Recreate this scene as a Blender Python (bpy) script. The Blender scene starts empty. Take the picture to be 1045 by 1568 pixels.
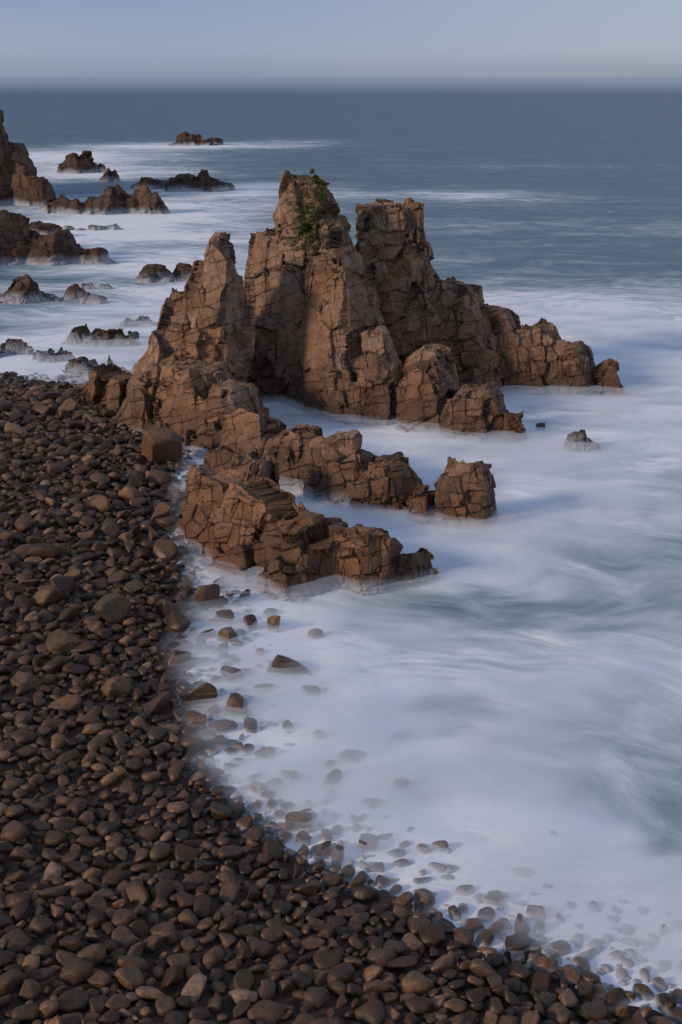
import bpy, bmesh, math, random
import numpy as np
from mathutils import Vector, Matrix
from mathutils.bvhtree import BVHTree
random.seed(7); rng=np.random.default_rng(11)
scene=bpy.context.scene
scene.view_settings.view_transform='Standard'
scene.view_settings.look='None'
scene.view_settings.exposure=0

# ------------------------------------------------------------------ noise
def _h(i,j,k,s):
    i=i.astype(np.int64).astype(np.uint32);j=j.astype(np.int64).astype(np.uint32);k=k.astype(np.int64).astype(np.uint32)
    h=(i*np.uint32(374761393))^(j*np.uint32(668265263))^(k*np.uint32(2147483647))^np.uint32((s*2654435761)&0xffffffff)
    h=(h^(h>>np.uint32(13)))*np.uint32(1274126177)
    h=(h^(h>>np.uint32(16)))*np.uint32(2246822519)
    h=h^(h>>np.uint32(15))
    return h.astype(np.float64)/4294967295.0
def vnoise(P,s=0):
    c=np.floor(P);f=P-c;f=f*f*(3-2*f);r=0
    for a in (0,1):
        for b in (0,1):
            for d in (0,1):
                w=(f[:,0] if a else 1-f[:,0])*(f[:,1] if b else 1-f[:,1])*(f[:,2] if d else 1-f[:,2])
                r=r+w*_h(c[:,0]+a,c[:,1]+b,c[:,2]+d,s)
    return r*2-1
def fbm(P,o=4,s=0):
    r=0;a=1;t=0
    for i in range(o):
        r=r+a*vnoise(P*(2.03**i)+17.3*i,s+i);t+=a;a*=.5
    return r/t
def vor(P,s=0,jit=.8):
    c=np.floor(P);n=len(P);F1=np.full(n,9e9);F2=np.full(n,9e9);ID=np.zeros((n,3))
    for a in (-1,0,1):
        for b in (-1,0,1):
            for d in (-1,0,1):
                q=c+np.array([a,b,d])
                o=np.stack([_h(q[:,0],q[:,1],q[:,2],s+m) for m in (0,1,2)],1)
                pt=q+.5+(o-.5)*jit
                D=np.sqrt(((P-pt)**2).sum(1))
                m=D<F1
                F2=np.where(m,F1,np.minimum(F2,D));F1=np.where(m,D,F1);ID[m]=q[m]
    return F1,F2,ID

# ------------------------------------------------------------------ node helpers
def new_mat(name):
    m=bpy.data.materials.new(name);m.use_nodes=True
    nt=m.node_tree;nt.nodes.clear()
    return m,nt
def N(nt,t,**k):
    n=nt.nodes.new(t)
    for a,b in k.items():
        if a=='inp':
            for x,y in b.items(): n.inputs[x].default_value=y
        else: setattr(n,a,b)
    return n
def L(nt,a,b): nt.links.new(a,b)
def ramp(nt,fac,stops,interp='LINEAR'):
    r=nt.nodes.new('ShaderNodeValToRGB');r.color_ramp.interpolation=interp
    e=r.color_ramp.elements
    while len(e)<len(stops): e.new(.5)
    for i,(p,c) in enumerate(stops):
        e[i].position=p;e[i].color=(c if len(c)==4 else (*c,1)) if not isinstance(c,float) else (c,c,c,1)
    L(nt,fac,r.inputs[0]);return r.outputs[0]
def noise(nt,vec,sc,det=4,rough=.55,dist=0):
    n=N(nt,'ShaderNodeTexNoise',inp={'Scale':sc,'Detail':det,'Roughness':rough,'Distortion':dist})
    L(nt,vec,n.inputs['Vector']);return n.outputs['Fac']
def math_(nt,op,a,b=None,clamp=False):
    n=N(nt,'ShaderNodeMath',operation=op,use_clamp=clamp)
    for i,v in enumerate((a,b)):
        if v is None: continue
        if isinstance(v,(int,float)): n.inputs[i].default_value=v
        else: L(nt,v,n.inputs[i])
    return n.outputs[0]
def mixc(nt,f,a,b,bt='MIX'):
    n=N(nt,'ShaderNodeMix',data_type='RGBA',blend_type=bt)
    for idx,v in ((0,f),(6,a),(7,b)):
        if isinstance(v,(int,float)): n.inputs[idx].default_value=v
        elif isinstance(v,tuple): n.inputs[idx].default_value=(*v,1)
        else: L(nt,v,n.inputs[idx])
    return n.outputs[2]
def maprange(nt,v,a,b,c,d,smooth=True):
    n=N(nt,'ShaderNodeMapRange',interpolation_type='SMOOTHSTEP' if smooth else 'LINEAR',inp={1:a,2:b,3:c,4:d})
    L(nt,v,n.inputs[0]);return n.outputs[0]
def mapping(nt,vec,sc,rot=(0,0,0)):
    n=N(nt,'ShaderNodeMapping');n.inputs['Scale'].default_value=sc;n.inputs['Rotation'].default_value=rot
    L(nt,vec,n.inputs[0]);return n.outputs[0]

FOAM=(.60,.67,.78)
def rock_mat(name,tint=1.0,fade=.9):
    m,nt=new_mat(name)
    geo=N(nt,'ShaderNodeNewGeometry');pos=geo.outputs['Position']
    sep=N(nt,'ShaderNodeSeparateXYZ');L(nt,pos,sep.inputs[0]);z=sep.outputs[2]
    big=noise(nt,pos,.2,3,.6);med=noise(nt,pos,1.1,5,.65);fin=noise(nt,pos,7,4,.7)
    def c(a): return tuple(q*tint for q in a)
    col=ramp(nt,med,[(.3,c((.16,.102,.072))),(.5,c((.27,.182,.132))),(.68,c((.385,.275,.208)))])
    org=ramp(nt,big,[(.46,0.0),(.6,1.0)])
    col=mixc(nt,math_(nt,'MULTIPLY',org,.5),col,c((.36,.185,.082)))
    bl=N(nt,'ShaderNodeAttribute',attribute_name='tone').outputs['Fac']
    col=mixc(nt,1.0,col,ramp(nt,bl,[(0,(.46,.44,.43)),(1,(1.36,1.31,1.28))]),'MULTIPLY')
    col=mixc(nt,ramp(nt,fin,[(.35,.45),(.56,0.0)]),col,(.05,.034,.026))
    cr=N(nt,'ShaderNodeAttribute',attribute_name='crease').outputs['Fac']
    nz=N(nt,'ShaderNodeTexNoise',inp={'Scale':.3,'Detail':5,'Roughness':.6});L(nt,pos,nz.inputs['Vector'])
    wv=N(nt,'ShaderNodeVectorMath',operation='MULTIPLY_ADD');L(nt,nz.outputs['Color'],wv.inputs[0]);wv.inputs[1].default_value=(2.0,2.0,1.5)
    L(nt,mapping(nt,pos,(1,1,1),(.24,.3,.45)),wv.inputs[2])
    js=N(nt,'ShaderNodeSeparateXYZ');L(nt,wv.outputs[0],js.inputs[0])
    brk=N(nt,'ShaderNodeTexNoise',inp={'Scale':.6,'Detail':3});L(nt,pos,brk.inputs['Vector'])
    bs=N(nt,'ShaderNodeSeparateColor');L(nt,brk.outputs['Color'],bs.inputs[0])
    crk=None
    for ax,fr_,w in ((0,.72,.032),(1,.62,.032),(2,1.15,.05)):
        t=math_(nt,'PINGPONG',math_(nt,'MULTIPLY',js.outputs[ax],fr_),.5)
        a=maprange(nt,t,.002,w,0,1)
        gate=ramp(nt,bs.outputs[ax],[(.5,1.0),(.56,0.0)]) if ax<2 else ramp(nt,bs.outputs[2],[(.46,1.0),(.52,0.0)])
        a=math_(nt,'MAXIMUM',a,gate)
        crk=a if crk is None else math_(nt,'MULTIPLY',crk,a)
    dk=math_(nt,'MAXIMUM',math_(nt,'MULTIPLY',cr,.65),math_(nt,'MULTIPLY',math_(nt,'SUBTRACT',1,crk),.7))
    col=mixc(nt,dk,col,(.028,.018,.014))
    zn=math_(nt,'ADD',z,math_(nt,'MULTIPLY',math_(nt,'SUBTRACT',med,.5),3.0))
    wet=maprange(nt,zn,.9,6.0,.85,0.)
    col=mixc(nt,wet,col,mixc(nt,1.0,col,(.40,.31,.26),'MULTIPLY'))
    zf=math_(nt,'ADD',z,math_(nt,'MULTIPLY',math_(nt,'SUBTRACT',big,.5),fade*1.6))
    fr=maprange(nt,zf,-.1,fade,.55,0.)
    col=mixc(nt,fr,col,FOAM)
    b=N(nt,'ShaderNodeBsdfPrincipled');L(nt,col,b.inputs['Base Color'])
    b.inputs['Specular IOR Level'].default_value=.3
    L(nt,maprange(nt,wet,0,.7,.85,.6),b.inputs['Roughness'])
    h=math_(nt,'ADD',math_(nt,'MULTIPLY',crk,.6),math_(nt,'ADD',math_(nt,'MULTIPLY',med,.7),math_(nt,'MULTIPLY',fin,.45)))
    bp=N(nt,'ShaderNodeBump',inp={'Strength':.9,'Distance':.2});L(nt,h,bp.inputs['Height'])
    L(nt,bp.outputs[0],b.inputs['Normal'])
    o=N(nt,'ShaderNodeOutputMaterial');L(nt,b.outputs[0],o.inputs[0]);return m
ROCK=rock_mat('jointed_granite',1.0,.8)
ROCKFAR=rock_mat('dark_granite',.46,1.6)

# ------------------------------------------------------------------ rock builder
def prism(bm,cx,cy,rx,ry,zt,ts=.5,dx=0,dy=0,rot=0,n=6,z0=-1.6,tl=1.0,mid=None,rs=None):
    r=rs or random
    a0=r.uniform(0,6.28);vs=[];tilt=(r.uniform(-.35,.35)*tl,r.uniform(-.2,.25)*tl)
    if n==4: a0=.785
    angs=[a0+6.2832*(i+r.uniform(-.28,.28)*(.4 if n==4 else 1))/n for i in range(n)]
    rad=[r.uniform(.86,1.12)*(1.25 if n==4 else 1) for _ in angs]
    for lvl,(f,sc) in enumerate(((0,1.0),(.6,(1-(1-ts)*.5) if mid is None else mid),(1,ts))):
        for a,q in zip(angs,rad):
            q2=q*r.uniform(.93,1.07)
            lx=math.cos(a)*rx*sc*q2;ly=math.sin(a)*ry*sc*q2
            X=lx*math.cos(rot)-ly*math.sin(rot)+cx+dx*f;Y=lx*math.sin(rot)+ly*math.cos(rot)+cy+dy*f
            Z=z0+(zt-z0)*f+((lx*tilt[0]+ly*tilt[1]) if lvl==2 else 0)
            vs.append(bm.verts.new((X,Y,Z)))
    g=bmesh.ops.convex_hull(bm,input=vs)
    bad=[e for e in g['geom_interior'] if isinstance(e,bmesh.types.BMVert)]
    if bad: bmesh.ops.delete(bm,geom=list(set(bad)),context='VERTS')

def planarise(P,Nn,C,s,q,jr,R,tl):
    F1,F2,ID=vor(C,s,jr)
    u,inv=np.unique(ID,axis=0,return_inverse=True);inv=inv.ravel()
    cnt=np.bincount(inv).astype(float)
    M=np.stack([np.bincount(inv,P[:,i]) for i in range(3)],1)/cnt[:,None]
    Q=np.stack([np.bincount(inv,Nn[:,i]) for i in range(3)],1)/cnt[:,None]
    mag=np.linalg.norm(Q,axis=1);Qn=Q/np.maximum(mag,1e-6)[:,None]
    loc=Qn@R.T
    ax=np.zeros_like(loc);ix=np.abs(loc).argmax(1);ax[np.arange(len(ix)),ix]=np.sign(loc[np.arange(len(ix)),ix])
    n2=Qn*(1-q)+(ax@R)*q+(rng.random(Qn.shape)-.5)*tl
    n2/=np.linalg.norm(n2,axis=1)[:,None]
    st=np.clip((mag-.4)/.25,0,1)
    d=((P-M[inv])*n2[inv]).sum(1)
    off=rng.normal(0,1,len(u)).clip(-1.6,1.6)
    return d,n2[inv],st[inv],F2-F1,off[inv],rng.random(len(u))[inv]

def make_rock(name,prisms,voxel,seed,mat,sizes=((2.8,2.5,4.6),(1.25,1.1,1.3)),jrot=.45,warp=.55,amp=1.0,jt=.2,fine=1.0,sh=(0,0)):
    rs=random.Random(seed)
    bm=bmesh.new()
    for p in prisms:
        p=(p[0]+sh[0],p[1]+sh[1])+tuple(p[2:])
        prism(bm,*p[:5],**(p[5] if len(p)>5 else {}),rs=rs)
    me=bpy.data.meshes.new(name);bm.to_mesh(me);bm.free()
    ob=bpy.data.objects.new(name,me);scene.collection.objects.link(ob)
    md=ob.modifiers.new('r','REMESH');md.mode='VOXEL';md.voxel_size=voxel
    dg=bpy.context.evaluated_depsgraph_get()
    me2=bpy.data.meshes.new_from_object(ob.evaluated_get(dg));ob.modifiers.clear();ob.data=me2;me2.name=name
    bpy.data.meshes.remove(me);me=me2
    bm=bmesh.new();bm.from_mesh(me)
    bmesh.ops.delete(bm,geom=[v for v in bm.verts if v.co.z<-1.2],context='VERTS');bm.to_mesh(me);bm.free()
    n=len(me.vertices)
    def get():
        P=np.empty(n*3);me.vertices.foreach_get('co',P)
        Q=np.empty(n*3);me.vertex_normals.foreach_get('vector',Q)
        return P.reshape(-1,3),Q.reshape(-1,3)
    def put(P):
        me.vertices.foreach_set('co',P.ravel());me.update()
    P,Q=get()
    P=P+Q*(fbm(P*.3,3,seed)*warp*1.3)[:,None]
    R=np.array((Matrix.Rotation(jt,3,'X')@Matrix.Rotation(jt*.9,3,'Y')@Matrix.Rotation(jrot,3,'Z')))
    put(P);crease=np.zeros(n);tone=np.full(n,.5)
    for lv,sz in enumerate(sizes):
        P,Q=get()
        W=np.stack([fbm(P/sz[0]*.28+11*i,2,seed+31+i) for i in range(3)],1)*(.7 if lv==0 else .5)
        C=(P@R.T)/np.array(sz)+W
        msk=1.0 if lv==0 else np.clip(fbm(P*.2+5,2,seed+3)*2.4+.9,.2,1)
        d,nn,st,e,off,tn=planarise(P,Q,C,seed*7+lv*13,.42,.5 if lv==0 else .4,R,.2 if lv==0 else .3)
        cl=sz[0]*.40
        step=off*sz[0]*(.08 if lv==0 else .085)*amp*msk
        cw=max(.035,voxel*.9/sz[0])
        gate=np.clip(fbm(P*.7+3.3,2,seed+91+lv)*3+.6,0,1)
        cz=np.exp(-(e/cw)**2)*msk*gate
        P=P-nn*(np.clip(d,-cl,cl)*st*(.92 if lv==0 else .92*msk))[:,None]+Q*(step*np.clip(e/.03,0,1)-cz*(.24 if lv==0 else .14)*amp*min(1,sz[0]/1.3))[:,None]
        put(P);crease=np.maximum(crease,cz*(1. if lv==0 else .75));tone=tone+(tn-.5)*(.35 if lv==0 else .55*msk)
    P,Q=get()
    P=P+Q*(fbm(P*1.6,3,seed+77)*.06*amp+fbm(P*5,2,seed+78)*.03*amp)[:,None]*fine
    put(P)
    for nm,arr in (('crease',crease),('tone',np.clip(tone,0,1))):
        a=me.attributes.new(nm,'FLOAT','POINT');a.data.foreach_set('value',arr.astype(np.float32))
    me.polygons.foreach_set('use_smooth',np.zeros(len(me.polygons),bool) if voxel<.12 else np.ones(len(me.polygons),bool))
    me.materials.clear();me.materials.append(mat)
    return ob
D=dict
main=make_rock('sea_stack',[
 (-3,102.5,6.6,5.4,13.4,D(ts=.5,dx=.2,dy=-1.2)),
 (-2.9,101,5.0,3.8,17.3,D(ts=.50,tl=.2,n=5,mid=.76,dx=.15)),
 (0,95.2,3.9,4.5,12.2,D(ts=.5,dx=-.4,dy=2.0,tl=.4)),
 (-1.4,98.3,3.2,3.3,14.4,D(ts=.42,dx=.1,dy=.8)),
 (-6.4,100.6,2.4,3.0,13.0,D(ts=.35,dx=.1)),
 (-11.2,94.4,4.4,4.4,13.9,D(ts=.16,dx=2.3,dy=.4)),
 (-10.3,94.4,2.9,3.6,11.0,D(ts=.4,dx=1.2,dy=.4)),
 (-12.6,93.4,3.4,3.8,9.5,D(ts=.3,dx=.9,dy=.9)),
 (-13.6,91,4.4,6,6.6,D(ts=.35,dx=.9,dy=2.5)),
 (-9.8,87.8,4.2,5.5,5.2,D(ts=.4,dx=-.6,dy=2)),
 (-7,84.2,3.8,5,3.9,D(ts=.4,dx=-.8,dy=1.5)),
 (-17.5,95,3,4,3.1,D(ts=.5)),
 (3,93.6,2.9,3.8,6.6,D(ts=.4,dx=-.3)),
 (6.3,91,3.8,3.4,6.1,D(ts=.35,dx=.8,dy=1,n=5)),
 (10.4,88.6,3.4,2.5,3.5,D(ts=.45,dx=-.3)),
 (12.6,87,1.5,1.5,2.0,D(ts=.5)),
 (4.4,106,3.7,3.4,15.0,D(ts=.78,dx=-.4,n=4,rot=.2,tl=.2,mid=.96)),
 (6.5,105.5,2.9,3.2,11.7,D(ts=.5,dx=.1,n=5)),
 (9,104,7.4,7.5,8.2,D(ts=.3,dx=-.3,dy=2.8)),
 (13.3,104,4.4,5.5,6.3,D(ts=.35,dx=-.4,dy=1.8)),
 (16.9,103,3.9,4,5.7,D(ts=.35,dx=-.1,dy=.7)),
 (19.8,102,2.7,2.8,3.8,D(ts=.35)),
 (22.2,101,1.6,1.7,2.2,D(ts=.4)),
],.09,5,ROCK)
SR=((2.5,2.2,3.2),(1.1,.95,1.1))
make_rock('rock_ridge',[
 (-5.8,81,3.6,3.6,3.5,D(ts=.45)),
 (-2.8,78.6,3.4,3.2,3.8,D(ts=.4)),
 (0,76.2,3.4,3.4,3.5,D(ts=.45)),
 (2.8,73.8,3.0,3.0,2.8,D(ts=.45)),
 (4.9,72,1.7,1.8,1.9,D(ts=.4)),
],.075,12,ROCK,sizes=SR,sh=(0,-1.6))
make_rock('sea_rock',[(7.5,71,2.1,1.9,3.7,D(ts=.65)),(6.3,71.2,1.2,1.2,2.3,D(ts=.5)),(8.9,70.6,1,1,1.9,D(ts=.4))],.06,22,ROCK,sizes=((2,1.7,2.4),(.8,.75,1.0)),warp=.3,sh=(0,-1.5),amp=.8)
make_rock('rock_ridge',[
 (-7.6,68.8,2.8,3.4,3.7,D(ts=.5,dx=.2)),
 (-5,65.4,3.5,4.4,3.6,D(ts=.5,dy=1.0)),
 (-2.4,62.7,3.4,3.5,3.2,D(ts=.5,dy=.9)),
 (.5,62.2,2.2,2.1,2.7,D(ts=.45)),
 (-6,73.6,2.0,1.5,3.2,D(ts=.5)),
],.065,33,ROCK,sizes=((2.9,2.5,3.4),(1.2,1.0,1.1)),jrot=.75,sh=(.6,-2.5))
make_rock('sea_rock',[(2.5,60.0,1.4,1.1,1.5,D(ts=.4)),(4.0,60.2,1.6,1.0,1.35,D(ts=.4))],.05,41,ROCK,sizes=((1.4,1.2,1.2),(.6,.6,.7)),warp=.25,amp=.7)
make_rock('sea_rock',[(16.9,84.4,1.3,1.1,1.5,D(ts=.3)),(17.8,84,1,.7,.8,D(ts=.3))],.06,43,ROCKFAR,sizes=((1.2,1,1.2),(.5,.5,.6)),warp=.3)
FS=((4,3.6,5),(1.8,1.6,2.2))
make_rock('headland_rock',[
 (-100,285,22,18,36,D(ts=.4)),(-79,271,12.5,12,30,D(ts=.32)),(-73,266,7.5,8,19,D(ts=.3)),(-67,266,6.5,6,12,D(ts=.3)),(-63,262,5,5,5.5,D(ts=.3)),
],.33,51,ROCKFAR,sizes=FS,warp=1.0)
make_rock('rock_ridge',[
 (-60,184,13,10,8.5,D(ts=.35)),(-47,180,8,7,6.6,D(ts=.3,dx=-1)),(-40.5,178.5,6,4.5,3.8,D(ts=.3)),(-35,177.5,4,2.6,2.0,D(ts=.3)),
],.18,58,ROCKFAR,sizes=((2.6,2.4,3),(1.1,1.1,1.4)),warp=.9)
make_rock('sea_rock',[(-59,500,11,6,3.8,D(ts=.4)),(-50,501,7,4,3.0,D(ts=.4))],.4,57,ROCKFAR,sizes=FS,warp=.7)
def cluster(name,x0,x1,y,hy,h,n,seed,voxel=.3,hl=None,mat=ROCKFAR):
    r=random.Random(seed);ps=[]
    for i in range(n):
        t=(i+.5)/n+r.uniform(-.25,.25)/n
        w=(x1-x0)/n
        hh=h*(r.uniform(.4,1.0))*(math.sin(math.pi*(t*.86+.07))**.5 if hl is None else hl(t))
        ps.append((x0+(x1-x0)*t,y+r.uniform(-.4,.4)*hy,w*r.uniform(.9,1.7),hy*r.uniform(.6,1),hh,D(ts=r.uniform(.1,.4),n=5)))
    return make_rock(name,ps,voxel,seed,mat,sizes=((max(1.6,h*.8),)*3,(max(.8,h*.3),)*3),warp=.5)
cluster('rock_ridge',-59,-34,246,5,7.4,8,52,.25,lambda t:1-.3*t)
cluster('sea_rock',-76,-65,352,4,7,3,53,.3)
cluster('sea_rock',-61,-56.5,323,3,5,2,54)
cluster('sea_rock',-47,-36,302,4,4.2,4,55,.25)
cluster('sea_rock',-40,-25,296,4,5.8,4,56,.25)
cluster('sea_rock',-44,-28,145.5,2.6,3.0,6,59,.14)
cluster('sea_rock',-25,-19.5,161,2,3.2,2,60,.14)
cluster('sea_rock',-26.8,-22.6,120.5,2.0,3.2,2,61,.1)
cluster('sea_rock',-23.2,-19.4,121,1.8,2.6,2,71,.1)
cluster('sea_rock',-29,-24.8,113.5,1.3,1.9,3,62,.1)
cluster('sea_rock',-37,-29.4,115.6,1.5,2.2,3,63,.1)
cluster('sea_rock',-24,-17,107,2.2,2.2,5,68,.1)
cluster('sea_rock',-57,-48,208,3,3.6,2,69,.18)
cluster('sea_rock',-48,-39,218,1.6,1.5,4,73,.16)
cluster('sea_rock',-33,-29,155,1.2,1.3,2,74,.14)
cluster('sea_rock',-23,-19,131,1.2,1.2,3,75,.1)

# ------------------------------------------------------------------ terrain
SH=np.array([(600,-260),(200,-70),(60,10),(20,25),(9.8,28.7),(6.4,30.3),(2.4,33),(-.5,34.7),(-3.3,37.8),(-5.5,41.2),(-6.7,46.4),(-8.0,51.5),(-7.6,57.9),
  (-8.6,62),(-10,70),(-11,76),(-12,84),(-14.5,92),(-17.7,101),(-30,106),(-60,113),(-110,125),(-420,150)],float)
POLY=np.vstack([SH,[(-420,-500),(600,-500)]])
def shore(x,y):
    d=np.full(x.shape,1e9)
    for a,b in zip(SH[:-1],SH[1:]):
        v=b-a;t=np.clip(((x-a[0])*v[0]+(y-a[1])*v[1])/(v@v),0,1)
        d=np.minimum(d,np.hypot(x-a[0]-t*v[0],y-a[1]-t*v[1]))
    ins=np.zeros(x.shape,bool);n=len(POLY);j=n-1
    for i in range(n):
        xi,yi=POLY[i];xj,yj=POLY[j]
        c=((yi>y)!=(yj>y))&(x<(xj-xi)*(y-yi)/(yj-yi+1e-12)+xi);ins^=c;j=i
    return np.where(ins,d,-d)
def ground(x,y):
    d=shore(x,y)
    n=fbm(np.stack([x*.12,y*.12,x*0],1),3,5)
    d=d+n*1.2
    up=np.where(d<14,.125*d,1.75+.05*(d-14));up=np.minimum(up,9)
    z=np.where(d>0,up,np.maximum(d*.06,-4))
    return z+.10*fbm(np.stack([x*.5,y*.5,x*0],1),2,9)
def grid_mesh(name,X,Y,Z,mat,attrs={},keep=None):
    r,c=X.shape
    me=bpy.data.meshes.new(name)
    V=np.stack([X,Y,Z],-1).reshape(-1,3)
    i=np.arange(r*c).reshape(r,c)
    F=np.stack([i[:-1,:-1],i[:-1,1:],i[1:,1:],i[1:,:-1]],-1).reshape(-1,4)
    if keep is not None: F=F[keep.ravel()[F].any(1)]
    me.vertices.add(len(V));me.vertices.foreach_set('co',V.ravel())
    me.loops.add(F.size);me.loops.foreach_set('vertex_index',F.ravel().astype(np.int32))
    me.polygons.add(len(F));me.polygons.foreach_set('loop_start',np.arange(0,F.size,4,dtype=np.int32))
    me.polygons.foreach_set('loop_total',np.full(len(F),4,np.int32))
    me.update(calc_edges=True);me.polygons.foreach_set('use_smooth',np.ones(len(F),bool))
    for k,a in attrs.items():
        t=me.attributes.new(k,'FLOAT','POINT');t.data.foreach_set('value',a.ravel().astype(np.float32))
    me.materials.append(mat);ob=bpy.data.objects.new(name,me);scene.collection.objects.link(ob);return ob
m,nt=new_mat('dark_gravel')
geo=N(nt,'ShaderNodeNewGeometry')
g1=noise(nt,geo.outputs['Position'],3,5,.7)
b=N(nt,'ShaderNodeBsdfPrincipled',inp={'Roughness':.9});L(nt,ramp(nt,g1,[(.35,(.018,.012,.009)),(.7,(.07,.045,.032))]),b.inputs['Base Color'])
bp=N(nt,'ShaderNodeBump',inp={'Strength':1,'Distance':.1});L(nt,g1,bp.inputs['Height']);L(nt,bp.outputs[0],b.inputs['Normal'])
o=N(nt,'ShaderNodeOutputMaterial');L(nt,b.outputs[0],o.inputs[0])
gx=np.concatenate([np.linspace(-420,-60,40)[:-1],np.linspace(-60,40,180),np.linspace(40,600,50)[1:]])
gy=np.concatenate([np.linspace(-500,10,50)[:-1],np.linspace(10,125,200),np.linspace(125,600,30)[1:]])
X,Y=np.meshgrid(gx,gy);Z=ground(X.ravel(),Y.ravel()).reshape(X.shape)
grid_mesh('beach_ground',X,Y,Z,m)

# ------------------------------------------------------------------ cobbles
def stone_variant(sub,ang,r):
    bm=bmesh.new();bmesh.ops.create_icosphere(bm,subdivisions=sub,radius=1)
    V=np.array([v.co[:] for v in bm.verts]);F=np.array([[v.index for v in f.verts] for f in bm.faces]);bm.free()
    V=np.sign(V)*np.abs(V)**(.7 if ang else .8)
    for _ in range(9 if ang else 7):
        n=r.normal(size=3);n/=np.linalg.norm(n);dd=r.uniform(.48,.78) if ang else r.uniform(.62,.88)
        s=V@n-dd;V=V-np.outer(np.maximum(s,0)*(1.0 if ang else .88),n)
    V=V*(1+.07*fbm(V*1.3+r.random(3)*50,2,int(r.integers(99)))[:,None])
    V=V*np.array([1,r.uniform(.58,.9),r.uniform(.42,.64)]);return V,F
r=np.random.default_rng(5)
VA={(s,a):[stone_variant(s,a,r) for _ in range(18)] for s in (2,3) for a in (0,1)}
cell=.7;H={};pts=[]
def try_add(x,y,rad):
    ci,cj=int(x//cell),int(y//cell)
    k=int(math.ceil((rad+.8)/cell))
    for i in range(ci-k,ci+k+1):
        for j in range(cj-k,cj+k+1):
            for (a,b_,c) in H.get((i,j),()):
                if (a-x)**2+(b_-y)**2<(c+rad)**2: return False
    H.setdefault((ci,cj),[]).append((x,y,rad));pts.append((x,y,rad));return True
NC=200000
cy=rng.uniform(22,108,NC);cx=rng.uniform(-46,16,NC);ds=shore(cx,cy)
ok=(cx>-.36*cy-5)&(ds>-6.5)&((ds>-.5)|(rng.random(NC)<np.exp((ds)*.5)*.35))
cx,cy,ds=cx[ok],cy[ok],ds[ok]
n=len(cx);q=np.arange(n)/n
base=np.where(q<.0015,rng.uniform(.36,.54,n),np.where(q<.05,rng.uniform(.24,.33,n),np.where(q<.5,rng.uniform(.165,.24,n),rng.uniform(.09,.15,n))))
fac=np.where(cy>45,1.05+np.clip((cy-45)/50,0,.3),1.02)
for i in range(n): 
    rr=base[i]
    if q[i]<.0015 and cy[i]<42: rr=.34
    try_add(cx[i],cy[i],rr*fac[i])
nl=len(pts)
# a lower course of stones filling the gaps
NL=7000
lx=rng.uniform(-46,16,NL);ly=rng.uniform(22,108,NL);ls=shore(lx,ly);okl=(lx>-.36*ly-5)&(ls>-.3)
pts=pts+[(a,b_,rr) for a,b_,rr in zip(lx[okl],ly[okl],rng.uniform(.16,.24,okl.sum()))]
pts=np.array(pts)
gz=ground(pts[:,0],pts[:,1])
Vs=[];Fs=[];T=[];off=0
for ii,((x,y,rad),z) in enumerate(zip(pts,gz)):
    ang=1 if rng.random()<min(.85,max(.35,(y-34)/25)) else 0
    V,F=VA[(3 if ((y<36 and rad>.2) or rad>.38) and ii<nl else 2,ang)][rng.integers(18)]
    yaw=rng.normal(.6,.9);tx,ty=rng.normal(0,.33,2)
    R=np.array(Matrix.Rotation(yaw,3,'Z')@Matrix.Rotation(tx,3,'X')@Matrix.Rotation(ty,3,'Y'))
    S=rad*1.5
    P=(V*S)@R.T
    P+=np.array([x,y,z+(S*.24+rng.uniform(-.05,.11) if ii<nl else -.04)])
    Vs.append(P);Fs.append(F+off);off+=len(V);T.append(np.full(len(V),rng.random()))
V=np.vstack(Vs);F=np.vstack(Fs);T=np.concatenate(T)
me=bpy.data.meshes.new('cobblestones')
me.vertices.add(len(V));me.vertices.foreach_set('co',V.ravel());me.loops.add(F.size);me.loops.foreach_set('vertex_index',F.ravel().astype(np.int32))
me.polygons.add(len(F));me.polygons.foreach_set('loop_start',np.arange(0,F.size,3,dtype=np.int32));me.polygons.foreach_set('loop_total',np.full(len(F),3,np.int32))
me.update(calc_edges=True);me.polygons.foreach_set('use_smooth',np.ones(len(F),bool))
t=me.attributes.new('tone','FLOAT','POINT');t.data.foreach_set('value',T.astype(np.float32))
m,nt=new_mat('sea_worn_cobble')
geo=N(nt,'ShaderNodeNewGeometry');pos=geo.outputs['Position']
sep=N(nt,'ShaderNodeSeparateXYZ');L(nt,pos,sep.inputs[0])
tn=N(nt,'ShaderNodeAttribute',attribute_name='tone').outputs['Fac']
col=ramp(nt,tn,[(0,(.034,.019,.0115)),(.35,(.062,.037,.022)),(.6,(.098,.059,.035)),(.8,(.08,.052,.034)),(.93,(.165,.097,.053)),(1,(.22,.152,.108))])
nn=noise(nt,pos,6,4,.65);col=mixc(nt,1.0,col,ramp(nt,nn,[(.3,(.5,.5,.5)),(.7,(1.45,1.36,1.26))]),'MULTIPLY')
pz=math_(nt,'ADD',sep.outputs[2],math_(nt,'MULTIPLY',nn,.2))
wet=maprange(nt,pz,.4,1.1,.5,0.);col=mixc(nt,wet,col,mixc(nt,1.0,col,(.45,.40,.38),'MULTIPLY'))
fr=maprange(nt,sep.outputs[2],.0,.25,.6,0.);col=mixc(nt,fr,col,FOAM)
b=N(nt,'ShaderNodeBsdfPrincipled');b.inputs['Specular IOR Level'].default_value=.4;L(nt,col,b.inputs['Base Color']);L(nt,maprange(nt,wet,0,.5,.6,.4),b.inputs['Roughness'])
bp=N(nt,'ShaderNodeBump',inp={'Strength':.5,'Distance':.05});L(nt,nn,bp.inputs['Height']);L(nt,bp.outputs[0],b.inputs['Normal'])
o=N(nt,'ShaderNodeOutputMaterial');L(nt,b.outputs[0],o.inputs[0]);COB=m
me.materials.append(m);ob=bpy.data.objects.new('cobblestones',me);scene.collection.objects.link(ob)

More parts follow.
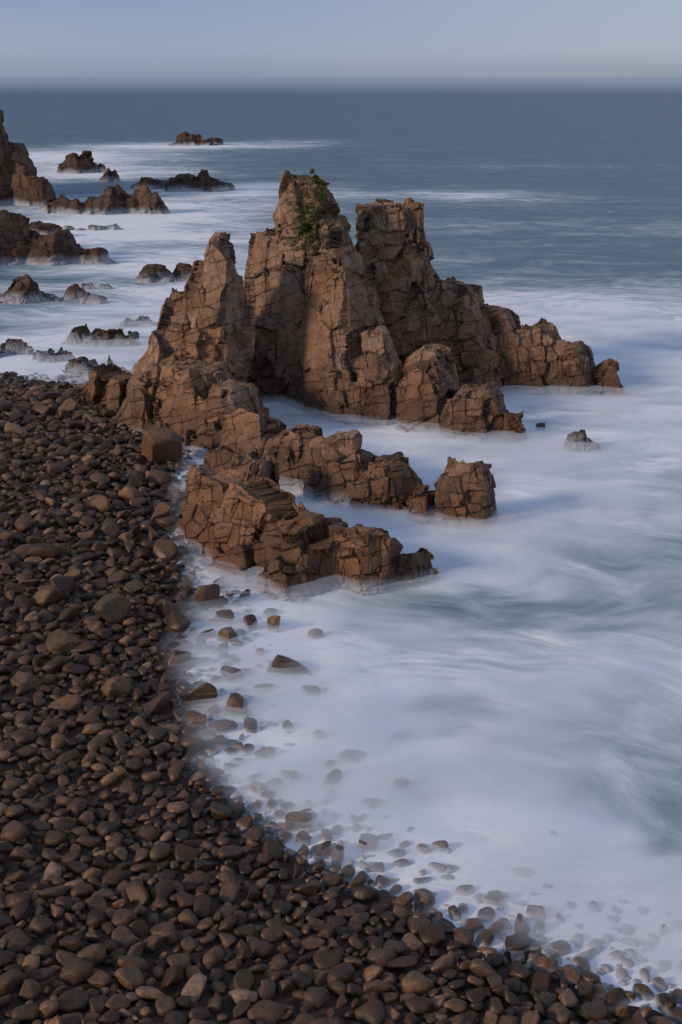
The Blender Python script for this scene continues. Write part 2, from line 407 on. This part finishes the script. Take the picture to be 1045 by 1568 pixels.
# boulders
def boulder(x,y,w,h,seed,zb=None,ar=.75):
    z=float(ground(np.array([x]),np.array([y]))[0]) if zb is None else zb
    r=np.random.default_rng(seed);V,F=stone_variant(4,1,r)
    V=V/np.array([1,1,np.abs(V[:,2]).max()])*np.array([w/2,w/2*ar/.72,h*.62])
    V=V*(1+.05*fbm(V*3,3,seed)[:,None])
    R=np.array(Matrix.Rotation(r.uniform(-.5,.5),3,'Z')@Matrix.Rotation(r.uniform(-.2,.2),3,'Y'));V=V@R.T+np.array([x,y,z+h*.36])
    me=bpy.data.meshes.new('boulder');me.from_pydata(V.tolist(),[],F.tolist());me.update()
    me.polygons.foreach_set('use_smooth',np.ones(len(F),bool))
    t=me.attributes.new('tone','FLOAT','POINT');t.data.foreach_set('value',np.full(len(V),r.uniform(.5,.92),np.float32))
    me.materials.append(COB);o=bpy.data.objects.new('boulder',me);scene.collection.objects.link(o)
for i,(x,y,w,h,zb) in enumerate([(-2.3,49.4,2.2,.75,-.02),(-4.4,45.8,1.45,.8,0),(-6,46.4,1.6,1.0,0),(-6.7,56.4,1.6,1.5,0),(-3.2,54.0,1.1,.9,0),
  (-5.2,52.7,1.25,.7,0),(-4.7,48.8,1.3,.6,0),(-7.3,50,1.2,1.1,0),(-1.5,37.5,1.0,.6,0),(-3.4,47.8,1.1,.5,-.1),(-5.9,44.6,1.1,.7,0),(-5.7,54.8,1.1,.8,0),
  (-4.3,54.2,.9,.7,-.05),(-1.2,53.2,.8,.5,-.1),(-1.3,47.6,.9,.45,-.1),(-2.9,42.3,.9,.45,-.1),(-.2,40.6,.7,.55,-.1),(.4,42.4,1.2,.4,-.12),(-12.3,80.2,3.2,2.6,.3),
  (-10.9,54,2.2,1.3,None),(-12.4,50.5,1.7,1.0,None),(-9.6,46.5,1.5,.8,None),(-11.3,45,1.4,.7,None),(-13.2,46.4,1.4,.8,None),(-8.4,55.3,1.5,.9,None),
  (-9.8,63,1.8,1.1,None),(1.1,38.9,.7,.4,-.1),(-.6,35.8,.7,.6,0),(3.4,36.2,.6,.4,-.1),(5.0,33.4,.7,.45,-.05),(-3.9,42.6,.8,.5,-.1),(-2.2,44.5,.7,.45,-.1),(2.3,40.2,.7,.4,-.1),
  (-1.9,40.8,.8,.5,-.1),(-3.0,39.9,.7,.45,-.06),(-.9,43.9,.8,.4,-.1),(-4.9,43.0,.8,.5,-.05),(15,89,1.2,.9,-.2)]):
    boulder(x,y,w,h,300+i,zb)

# ------------------------------------------------------------------ sea
ys=np.concatenate([np.linspace(-60,22,12)[:-1],22+np.cumsum(.16*1.0125**np.arange(560))]);ys=ys[ys<500]
ys=np.concatenate([ys,500*1.06**np.arange(1,84)])
s=np.linspace(-1,1,421);s=np.sign(s)*np.abs(s)**1.5
X=s[None,:]*(60+1.3*np.abs(ys[:,None]));Y=np.repeat(ys[:,None],len(s),1)
BL=[(22,116,26,13,.8),(26,142,24,16,.6),(4,85,10,7,.6),(5,67,8,6,.5),(14,95,12,10,.5),(14,75,10,8,.4),(26,283,26,16,.6),(-13,517,22,20,.6),(-21,148,15,42,.65),
   (-40,245,32,42,.8),(-93,424,44,46,1.0),(-60,492,44,24,.9),(-22,300,20,22,.7),(-47,210,28,24,.5),(-2,54,6,6,.3),(2,46,7,6,.28),(-26,112,14,9,.6),(8,36,6,4,.35),
   (-70,350,34,34,.8),(30,95,12,20,.3),(70,215,30,9,.3),(18,225,16,7,.3),(60,380,40,12,.25),(8,60,8,4,.2),(5,190,20,8,.2),(-30,180,14,20,.25),(14,48,8,5,.18),
   (9,55,6,2.2,-.34),(4.8,45,2.0,1.1,-.25),(12,38,3.0,4,-.22),(16,62,8,3,-.2),(22,78,8,4,-.25),(1,56,3,1,-.2),(7,49,4,1.3,-.2),(-28,160,10,4,-.3),(-35,195,14,5,-.3)]
def foam_at(x,y):
    sd=shore(x,y);W=np.stack([x*.05,y*.05,x*0],1)
    wx=x+fbm(W,3,3)*5;wy=y+fbm(W+9,3,4)*5
    f=.32+.38*(1/(1+np.exp((y-132)/12)))
    f=f*(1-.55/(1+np.exp(-(y-230)/50)))
    f=f*(1-.55/(1+np.exp(-(y-500)/150)))
    f=np.maximum(f,1.05*np.exp(-(np.maximum(-sd,0)/12.5)**2)*(y<118))
    for (a,b_,ra,rb,am) in BL: f=f+am*np.exp(-((wx-a)/ra)**2-((wy-b_)/rb)**2)
    return np.clip(f,0,1.12),sd
x,y=X.ravel(),Y.ravel()
f,sd=foam_at(x,y)
z=.07*fbm(np.stack([x*.25,y*.25,x*0],1),3,8)*np.clip(1-(y-150)/200,0,1)+.05*fbm(np.stack([x*.9,y*.9,x*0],1),2,18)*np.clip(1-(y-80)/50,0,1)
m,nt=new_mat('misty_sea')
geo=N(nt,'ShaderNodeNewGeometry');pos=geo.outputs['Position']
sep=N(nt,'ShaderNodeSeparateXYZ');L(nt,pos,sep.inputs[0])
fo=N(nt,'ShaderNodeAttribute',attribute_name='foam').outputs['Fac']
dn=N(nt,'ShaderNodeTexNoise',inp={'Scale':.08,'Detail':2});L(nt,pos,dn.inputs['Vector'])
wv=N(nt,'ShaderNodeVectorMath',operation='MULTIPLY_ADD');L(nt,dn.outputs['Color'],wv.inputs[0]);wv.inputs[1].default_value=(14,14,0);L(nt,pos,wv.inputs[2])
warped=wv.outputs[0]
n1=noise(nt,mapping(nt,warped,(.07,.15,.1)),1,3,.5)
n2=noise(nt,mapping(nt,warped,(.35,.7,.1),(0,0,.5)),1,3,.5)
n3=noise(nt,mapping(nt,pos,(.012,.06,.1)),1,4,.6)
k=math_(nt,'ADD',fo,math_(nt,'MULTIPLY',math_(nt,'SUBTRACT',n1,.5),.9))
k=math_(nt,'ADD',k,math_(nt,'MULTIPLY',math_(nt,'SUBTRACT',n2,.5),.8))
k=math_(nt,'ADD',k,math_(nt,'MULTIPLY',math_(nt,'SUBTRACT',n3,.5),.5),clamp=True)
col=ramp(nt,k,[(0,(.055,.115,.18)),(.25,(.115,.195,.265)),(.5,(.25,.345,.42)),(.75,(.49,.58,.675)),(1,(.80,.86,.96))])
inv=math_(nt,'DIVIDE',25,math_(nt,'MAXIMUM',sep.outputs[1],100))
col=mixc(nt,maprange(nt,inv,.014,.0002,0,.9),col,(.40,.48,.62))  # aerial haze painted into the sea's base colour, paler towards the horizon
b=N(nt,'ShaderNodeBsdfPrincipled');b.inputs['Specular IOR Level'].default_value=.2
L(nt,col,b.inputs['Base Color']);L(nt,maprange(nt,k,0,.7,.42,.8),b.inputs['Roughness'])
bp=N(nt,'ShaderNodeBump',inp={'Strength':.3,'Distance':.8});L(nt,math_(nt,'ADD',math_(nt,'MULTIPLY',n3,1.2),n2),bp.inputs['Height']);L(nt,bp.outputs[0],b.inputs['Normal'])
o=N(nt,'ShaderNodeOutputMaterial');L(nt,b.outputs[0],o.inputs[0])
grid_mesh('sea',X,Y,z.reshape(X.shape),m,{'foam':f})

# thin layers of spray lying on the froth
m,nt=new_mat('sea_spray')
fo=N(nt,'ShaderNodeAttribute',attribute_name='dens').outputs['Fac']
d=N(nt,'ShaderNodeBsdfDiffuse',inp={'Color':(.80,.86,.96,1)});tr=N(nt,'ShaderNodeBsdfTransparent')
mx=N(nt,'ShaderNodeMixShader');L(nt,fo,mx.inputs[0]);L(nt,tr.outputs[0],mx.inputs[1]);L(nt,d.outputs[0],mx.inputs[2])
o=N(nt,'ShaderNodeOutputMaterial');L(nt,mx.outputs[0],o.inputs[0])
xs=np.linspace(-32,45,155);yy=np.linspace(24,150,253);X,Y=np.meshgrid(xs,yy);x,y=X.ravel(),Y.ravel()
f,sd=foam_at(x,y)
dens0=np.clip((f-.6)/.35,0,1)*np.clip((.35-sd)/1.7,0,1)
edge=np.clip((x+32)/8,0,1)*np.clip((45-x)/12,0,1)*np.clip((150-y)/20,0,1)
par=bpy.data.objects.new('sea_mist',None);scene.collection.objects.link(par)
for i,h in enumerate((.16,.38,.68)):
    zz=h+.12*fbm(np.stack([x*.3,y*.3,x*0+i*7.],1),2,60+i)
    pn=np.clip(fbm(np.stack([x*.28,y*.42,x*0+i*5.],1),3,90)*1.8+.55,0,1)
    dd=dens0*edge*pn*(.48,.42,.34)[i]
    g=grid_mesh('mist_layer_%d'%(i+1),X,Y,zz.reshape(X.shape),m,{'dens':dd},keep=dd>.02);g.parent=par

# ------------------------------------------------------------------ plants on the stack
dg=bpy.context.evaluated_depsgraph_get()
bvh=BVHTree.FromObject(main,dg)
m,nt=new_mat('shrub_leaf')
geo=N(nt,'ShaderNodeNewGeometry')
b=N(nt,'ShaderNodeBsdfPrincipled',inp={'Roughness':.7});L(nt,ramp(nt,noise(nt,geo.outputs['Position'],3,3),[(.3,(.04,.055,.012)),(.7,(.13,.15,.03))]),b.inputs['Base Color'])
o=N(nt,'ShaderNodeOutputMaterial');L(nt,b.outputs[0],o.inputs[0]);LEAF=m
def plant(name,blobs,per,leaf):
    vs=[];fs=[]
    for (c,rr) in blobs:
        for _ in range(per):
            d=rng.normal(size=3);d/=np.linalg.norm(d);p=np.array(c)+d*np.array(rr)*rng.random()**.4
            u=rng.normal(size=3);u/=np.linalg.norm(u);w=np.cross(u,rng.normal(size=3));w/=np.linalg.norm(w)
            l=leaf*rng.uniform(.6,1.3);k0=len(vs)
            vs+= [p-u*l,p-w*l*.4,p+u*l,p+w*l*.4];fs.append((k0,k0+1,k0+2,k0+3))
    me=bpy.data.meshes.new(name);me.from_pydata([tuple(v) for v in vs],[],fs);me.materials.append(LEAF)
    o=bpy.data.objects.new(name,me);scene.collection.objects.link(o)
def top(x,y):
    h=bvh.ray_cast(Vector((x,y,40)),Vector((0,0,-1)));return h[0]
bl=[]
for i in range(9):
    p=top(-1.9+rng.normal(0,.15),100.2+rng.normal(0,.2))
    if p: bl.append(((p.x,p.y,p.z+.12+.07*i),(.42-.034*i,.36-.03*i,.2)))
plant('coastal_shrub',bl,120,.09)
bl=[]
for i in range(240):
    zz=rng.uniform(12.2,16.8);x=rng.normal(-2.2-.25*(16.6-zz)*.6,.85)
    h=bvh.ray_cast(Vector((x,80,zz)),Vector((0,1,0)))
    if h[0] and h[0].y<104: bl.append(((h[0].x,h[0].y-.06,h[0].z),(.26,.12,.2)))
for i in range(20):
    p=top(rng.uniform(-3.2,-1),rng.uniform(99.5,101))
    if p: bl.append((tuple(p),(.35,.3,.12)))
plant('succulent_patch',bl,22,.08)
bl=[]
for i in range(12):
    p=top(rng.uniform(3,5.5),rng.uniform(105,107))
    if p: bl.append((tuple(p),(.3,.3,.1)))
plant('grass_tuft',bl,40,.08)

# ------------------------------------------------------------------ light and sky
sd_=Vector((-.82,-.43,.38)).normalized()
el=math.asin(sd_.z);az=math.atan2(sd_.x,sd_.y)
w=bpy.data.worlds.new('World');scene.world=w;w.use_nodes=True;nt=w.node_tree;nt.nodes.clear()
sky=N(nt,'ShaderNodeTexSky');sky.sky_type='NISHITA';sky.sun_disc=False;sky.sun_elevation=el;sky.sun_rotation=az
sky.air_density=1.0;sky.dust_density=.6;sky.ozone_density=2
tc=N(nt,'ShaderNodeTexCoord');sp=N(nt,'ShaderNodeSeparateXYZ');L(nt,tc.outputs['Generated'],sp.inputs[0])
hz=ramp(nt,maprange(nt,sp.outputs[2],0,.5,0,1,False),[(0,(.235,.29,.395)),(.016,(.26,.32,.44)),(.04,(.29,.355,.49)),(.08,(.265,.34,.52)),(.12,(.24,.315,.50)),(.4,(.20,.275,.43)),(1,(.18,.25,.40))])
hv=mixc(nt,maprange(nt,sp.outputs[0],-.25,.4,0,.7),hz,mixc(nt,maprange(nt,sp.outputs[2],0,.02,0,1),(.29,.33,.41),(.44,.48,.56)))
cl=noise(nt,mapping(nt,tc.outputs['Generated'],(3,3,16)),1,4,.5)
hv=mixc(nt,ramp(nt,cl,[(.4,0.0),(.7,.3)]),hv,(.39,.43,.51))
k10=N(nt,'ShaderNodeVectorMath',operation='SCALE');k10.inputs['Scale'].default_value=1/.1;L(nt,hv,k10.inputs[0])
mxs=mixc(nt,.93,sky.outputs[0],k10.outputs[0])
bg=N(nt,'ShaderNodeBackground',inp={'Strength':.1});L(nt,mxs,bg.inputs[0])
o=N(nt,'ShaderNodeOutputWorld');L(nt,bg.outputs[0],o.inputs[0])
sl=bpy.data.lights.new('sun','SUN');sl.energy=2.6;sl.angle=math.radians(9);sl.color=(1,.74,.51)
so=bpy.data.objects.new('sun',sl);scene.collection.objects.link(so);so.rotation_euler=sd_.to_track_quat('Z','Y').to_euler()
so.location=(-60,-20,60)

cam=bpy.data.cameras.new('camera');co=bpy.data.objects.new('camera',cam);scene.collection.objects.link(co)
cam.sensor_fit='VERTICAL';cam.sensor_height=36;cam.lens=18/.4142;cam.clip_end=200000
co.location=(0,0,25);co.rotation_euler=(math.radians(90-19.4),0,0)
scene.camera=co
